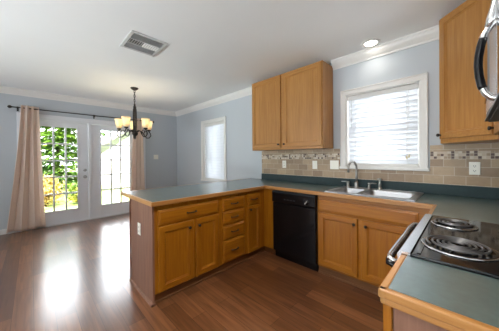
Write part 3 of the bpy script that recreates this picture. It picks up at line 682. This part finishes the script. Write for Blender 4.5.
for phi in (-5, 67, 139, 211, 283):
    dd = lat*math.sin(R(phi))+awy*math.cos(R(phi)); P = lambda r, z: hc+dd*r+Vector((0, 0, z))
    arm = MB(); arm.tube([P(.03, 1.76), P(.08, 1.79), P(.13, 1.77), P(.165, 1.71), P(.205, 1.668), P(.255, 1.672), P(.288, 1.715), P(.276, 1.758), P(.252, 1.785), P(.25, 1.80)], .0085, 8)
    arm.tube([P(.165, 1.72), P(.16, 1.76), P(.185, 1.79), P(.215, 1.785), P(.222, 1.76), P(.205, 1.75)], .0065, 6)
    ao = obj('arm', arm, bronze_m, t)
    c = P(.25, 0)
    obj('socket', MB().lathe([(.010, 1.79), (.030, 1.80), (.034, 1.815), (.022, 1.825), (.020, 1.85), (.0, 1.852)], c, seg=16), bronze_m, ao)
    pr = [(.030, 1.822), (.043, 1.838), (.052, 1.87), (.056, 1.91), (.061, 1.945), (.072, 1.985)]
    obj('glass_shade', MB().lathe(pr+[(r_-.003, z_) for r_, z_ in pr[::-1]], c, seg=24, cap=False), shade_m, ao, label='cream frosted glass shade')
    obj('bulb', MB().lathe([(.010, 1.85), (.012, 1.865), (.024, 1.89), (.027, 1.91), (.02, 1.93), (0, 1.94)], c, seg=14), bulb_m, ao)
    lamp('bulb_light', 'POINT', c+Vector((0, 0, 1.958)), 0.7, (1, .84, .62), shadow_soft_size=.02)

# ------------------------------------------------------------------ ceiling vent and recessed lamp
vx, vy = -2.50, .880
t = thing('ceiling_vent', 'square grey metal air vent with slats on the ceiling', 'vent', (vx, vy, CZ))
mb = MB(); a, b = .205, .185; ia, ib = .172, .152; z1 = CZ-.0005; z0 = CZ-.012
mb.box(vx-a, vx-ia, vy-b, vy+b, z0, z1, bev=.003).box(vx+ia, vx+a, vy-b, vy+b, z0, z1, bev=.003).box(vx-ia, vx+ia, vy-b, vy-ib, z0, z1, bev=.003).box(vx-ia, vx+ia, vy+ib, vy+b, z0, z1, bev=.003)
mb.box(vx-.062, vx-.052, vy-ib, vy+ib, z0, z1).box(vx+.052, vx+.062, vy-ib, vy+ib, z0, z1)
obj('frame', mb, vent_m, t)
obj('duct_plate', MB().box(vx-ia, vx+ia, vy-ib, vy+ib, CZ-.0025, CZ-.0006), ventd_m, t)
mb = MB()
for s in (-1, 1):
    for k in range(6):
        x = vx+s*(.072+.018*k); mb.M = Matrix.Translation((x, vy, CZ-.009)) @ Matrix.Rotation(R(62), 4, 'Y'); mb.box(-.009, .009, -ib, ib, -.0008, .0008)
mb.M = Matrix()
obj('louvres', mb, vent_m, t)
mb = MB()
for k in range(13):
    y = vy-ib+.012+.0233*k; mb.M = Matrix.Translation((vx, y, CZ-.009)) @ Matrix.Rotation(R(45 if k < 6 else -45), 4, 'X'); mb.box(-.052, .052, -.008, .008, -.0008, .0008)
mb.M = Matrix()
obj('vanes', mb, white_m, t)
def recessed(lx, ly, label, power):
    t = thing('recessed_lamp', label, 'lamp', (lx, ly, CZ))
    obj('trim_ring', MB().lathe([(.062, -.003), (.066, -.008), (.092, -.005), (.095, -.0005)], (lx, ly, CZ), seg=32, cap=False), white_m, t)
    obj('bulb', MB().lathe([(.0, -.006), (.045, -.0055), (.064, -.003), (.064, -.0008)], (lx, ly, CZ), seg=28, cap=False), can_m, t)
    lamp('recessed_light', 'SPOT', (lx, ly, CZ-.02), power, (1, .92, .82), (0, 0, -1), spot_size=R(150), spot_blend=.8, shadow_soft_size=.07)
recessed(-.745, 2.655, 'round recessed lamp glowing in the ceiling above the sink window', 2.2)
recessed(-.60, .95, 'unseen recessed fill lamp added in the kitchen ceiling in front of the range', 44)  # added out-of-view lamp that brightens counters and cabinet faces
recessed(-.60, -.75, 'unseen recessed fill lamp added in the kitchen ceiling farthest from the sink window', 44)  # second added lamp, behind the camera, for more overhead fill

# ------------------------------------------------------------------ switches and outlets
def plate(name, label, cat, c, U, W, wd=.072, ht=.116, kind='outlet', group=None):
    c, U, W = Vector(c), Vector(U), Vector(W); V = Vector((0, 0, 1))
    t = thing(name, label, cat, c, group)
    M = Matrix(((U.x, V.x, W.x, c.x), (U.y, V.y, W.y, c.y), (U.z, V.z, W.z, c.z), (0, 0, 0, 1)))
    obj('plate', MB(M).box(-wd/2, wd/2, -ht/2, ht/2, 0, .006, bev=.0025), plate_m, t)
    n = 2 if wd > .1 else 1
    for k in range(n):
        u = (k-(n-1)/2)*.046
        if kind == 'outlet':
            for s in (-1, 1):
                o = obj('receptacle', MB(M).box(u-.017, u+.017, s*.021-.015, s*.021+.015, .0062, .008, bev=.002), plate_m, t)
                obj('slots', MB(M).box(u-.008, u-.005, s*.021-.004, s*.021+.007, .0078, .0084).box(u+.005, u+.008, s*.021-.004, s*.021+.007, .0078, .0084).box(u-.003, u+.003, s*.021-.011, s*.021-.006, .0078, .0084), slot_m, o)
        else:
            o = obj('rocker', MB(M).box(u-.016, u+.016, -.033, .033, .0062, .0095, bev=.002), plate_m, t)
    return t
BF = YW-.0098
g1 = None
plate('wall_outlet', 'white outlet on the tile backsplash under the two-door wall cabinet, nearest the peninsula', 'outlet', (-2.04, BF, 1.182), (1, 0, 0), (0, -1, 0))
plate('light_switch', 'single white switch on the tile backsplash between the outlet and the double switch', 'switch', (-1.515, BF, 1.182), (1, 0, 0), (0, -1, 0), kind='switch')
plate('light_switch', 'double white switch on the tile backsplash beside the sink window trim', 'switch', (-1.235, BF, 1.187), (1, 0, 0), (0, -1, 0), .116, kind='switch')
plate('wall_outlet', 'white outlet on the tile backsplash under the diagonal corner cabinet', 'outlet', (.052, BF, 1.178), (1, 0, 0), (0, -1, 0))
plate('wall_outlet', 'outlet on the brown end panel of the peninsula', 'outlet', (-2.265, .7375, .605), (1, 0, 0), (0, -1, 0))
plate('light_switch', 'double white switch on the blue-grey wall right of the curtain', 'switch', (XL+.0005, 2.26, 1.325), (0, 1, 0), (1, 0, 0), .118, kind='switch')

# ------------------------------------------------------------------ garden beyond the glass doors
lawn_m = leaf_material('lawn_grass', srgb(150, 170, 104), srgb(190, 202, 140))
struct('ground_lawn', MB().box(-40, XL-T-.01, -14, 18, -.25, -.12), lawn_m)
struct('ground_patio', MB().box(-7.4, XL-T-.012, -1.2, 4.2, -.1199, -.08), simple('concrete', srgb(196, 190, 180), .8, noise=.06, scale=6))
green_a = leaf_material('fir_green', srgb(62, 112, 34), srgb(140, 178, 66)); green_b = leaf_material('bush_green', srgb(96, 126, 44), srgb(190, 186, 84)); gold = leaf_material('golden_leaves', srgb(190, 176, 96), srgb(236, 216, 156))
bark = simple('bark', srgb(88, 66, 50), .9, noise=.3, scale=8)
def quad(b, c, d, n, l, wd):
    d = d.normalized(); s = d.cross(n).normalized()*wd/2; v = [b.verts.new(p) for p in (c, c+d*l*.45+s, c+d*l, c+d*l*.45-s)]
    f = b.faces.new(v); f.smooth = False
def tree(name, label, x, y, h, rad, mat, seed, fronds=True, n=70, group='trees and shrubs in the garden', cat='tree'):
    rnd = random.Random(seed); gz = -.12; t = thing(name, label, cat, (x, y, gz), group)
    obj('trunk', MB().tube([(x, y, gz), (x+.05, y-.05, gz+h*.5), (x, y, gz+h*.92)], [.08 if fronds else .05, .05 if fronds else .04, .02], 8), bark, t)
    b = bmesh.new()
    for i in range(n):
        f = .08+.92*(i+rnd.random())/n; f = round(f*11)/11+rnd.uniform(-.012, .012) if fronds else f; z = gz+h*f; a = rnd.random()*6.283; r_ = rad*(1.08-f*.55 if fronds else math.sqrt(max(.05, 1-(2*f-1)**2)))*(.75+.4*rnd.random())
        dirn = Vector((math.cos(a), math.sin(a), 0)); q = 30 if fronds else 26
        for k in range(q):
            s = (k+.5)/q; drop = (-.35*s*s+.12*s)*r_ if fronds else 0
            c = Vector((x, y, z))+dirn*r_*(.15+.85*s)+Vector((rnd.uniform(-.12, .12), rnd.uniform(-.12, .12), drop+rnd.uniform(-.07, .07)))
            dd = dirn*1.2+Vector((rnd.uniform(-.8, .8), rnd.uniform(-.8, .8), rnd.uniform(-.55, .25)))
            if not fronds: dd = Vector((rnd.uniform(-1, 1), rnd.uniform(-1, 1), rnd.uniform(-.2, 1)))
            quad(b, c, dd, Vector((rnd.uniform(-.4, .4), rnd.uniform(-.4, .4), 1)), rnd.uniform(.16, .34)*(1 if fronds else .55), rnd.uniform(.05, .09)*(1 if fronds else .8))
    obj('foliage', b, mat, t)
    return t
tree('fir_tree', 'green tree with drooping boughs filling the upper part of the first glass door', -11.6, .78, 3.0, 1.2, green_a, 3, n=360)
tree('leafy_tree', 'light green tree rising above the white house roof', -22.0, 4.5, 5.6, 1.5, green_a, 5, n=240)
tree('shrub', 'golden leafy shrub on the lawn by the curtain edge of the first glass door', -8.9, .30, .80, .36, gold, 6, False, 60, cat='shrub')
tree('shrub', 'yellow-green round shrub on the lawn right of the golden shrub', -8.7, 1.10, .55, .24, green_b, 7, False, 40, cat='shrub')
# white neighbouring house and fence through the second door
sid = simple('white_siding', srgb(206, 206, 206), .7, noise=.01); roof = simple('pale_roof', srgb(150, 148, 146), .8, noise=.05, scale=12)
t = thing('house', 'white sided neighbouring house with sloping pale roof behind the second glass door', 'house', (-15, 5.2, -.12))
mb = MB(); mb.box(-18, -14, 2.6, 8.6, -.12, 1.84)
for k in range(12): mb.box(-14, -13.985, 2.6, 8.6, -.05+k*.157, .09+k*.157)
obj('siding', mb, sid, t)
obj('roof', MB().prism([(2.2, 1.62), (5.6, 4.14), (9.0, 1.62), (9.0, 1.78), (5.6, 4.30), (2.2, 1.78)], 'x', -18.3, -13.7), roof, t)
obj('gable', MB().prism([(2.5, 1.84), (5.6, 4.13), (8.7, 1.84)], 'x', -14.1, -13.99), sid, t)
t = thing('garden_fence', 'low white picket fence on the lawn in front of the white house', 'fence', (-11.5, 3.7, -.12))
mb = MB()
for k in range(24): y = 2.6+k*.13; mb.prism([(y, -.12), (y+.08, -.12), (y+.08, .68), (y+.04, .74), (y, .68)], 'x', -11.52, -11.50)
obj('pickets', mb, sid, t); obj('rails', MB().box(-11.5, -11.46, 2.6, 5.7, .02, .1).box(-11.5, -11.46, 2.6, 5.7, .5, .58), sid, t)
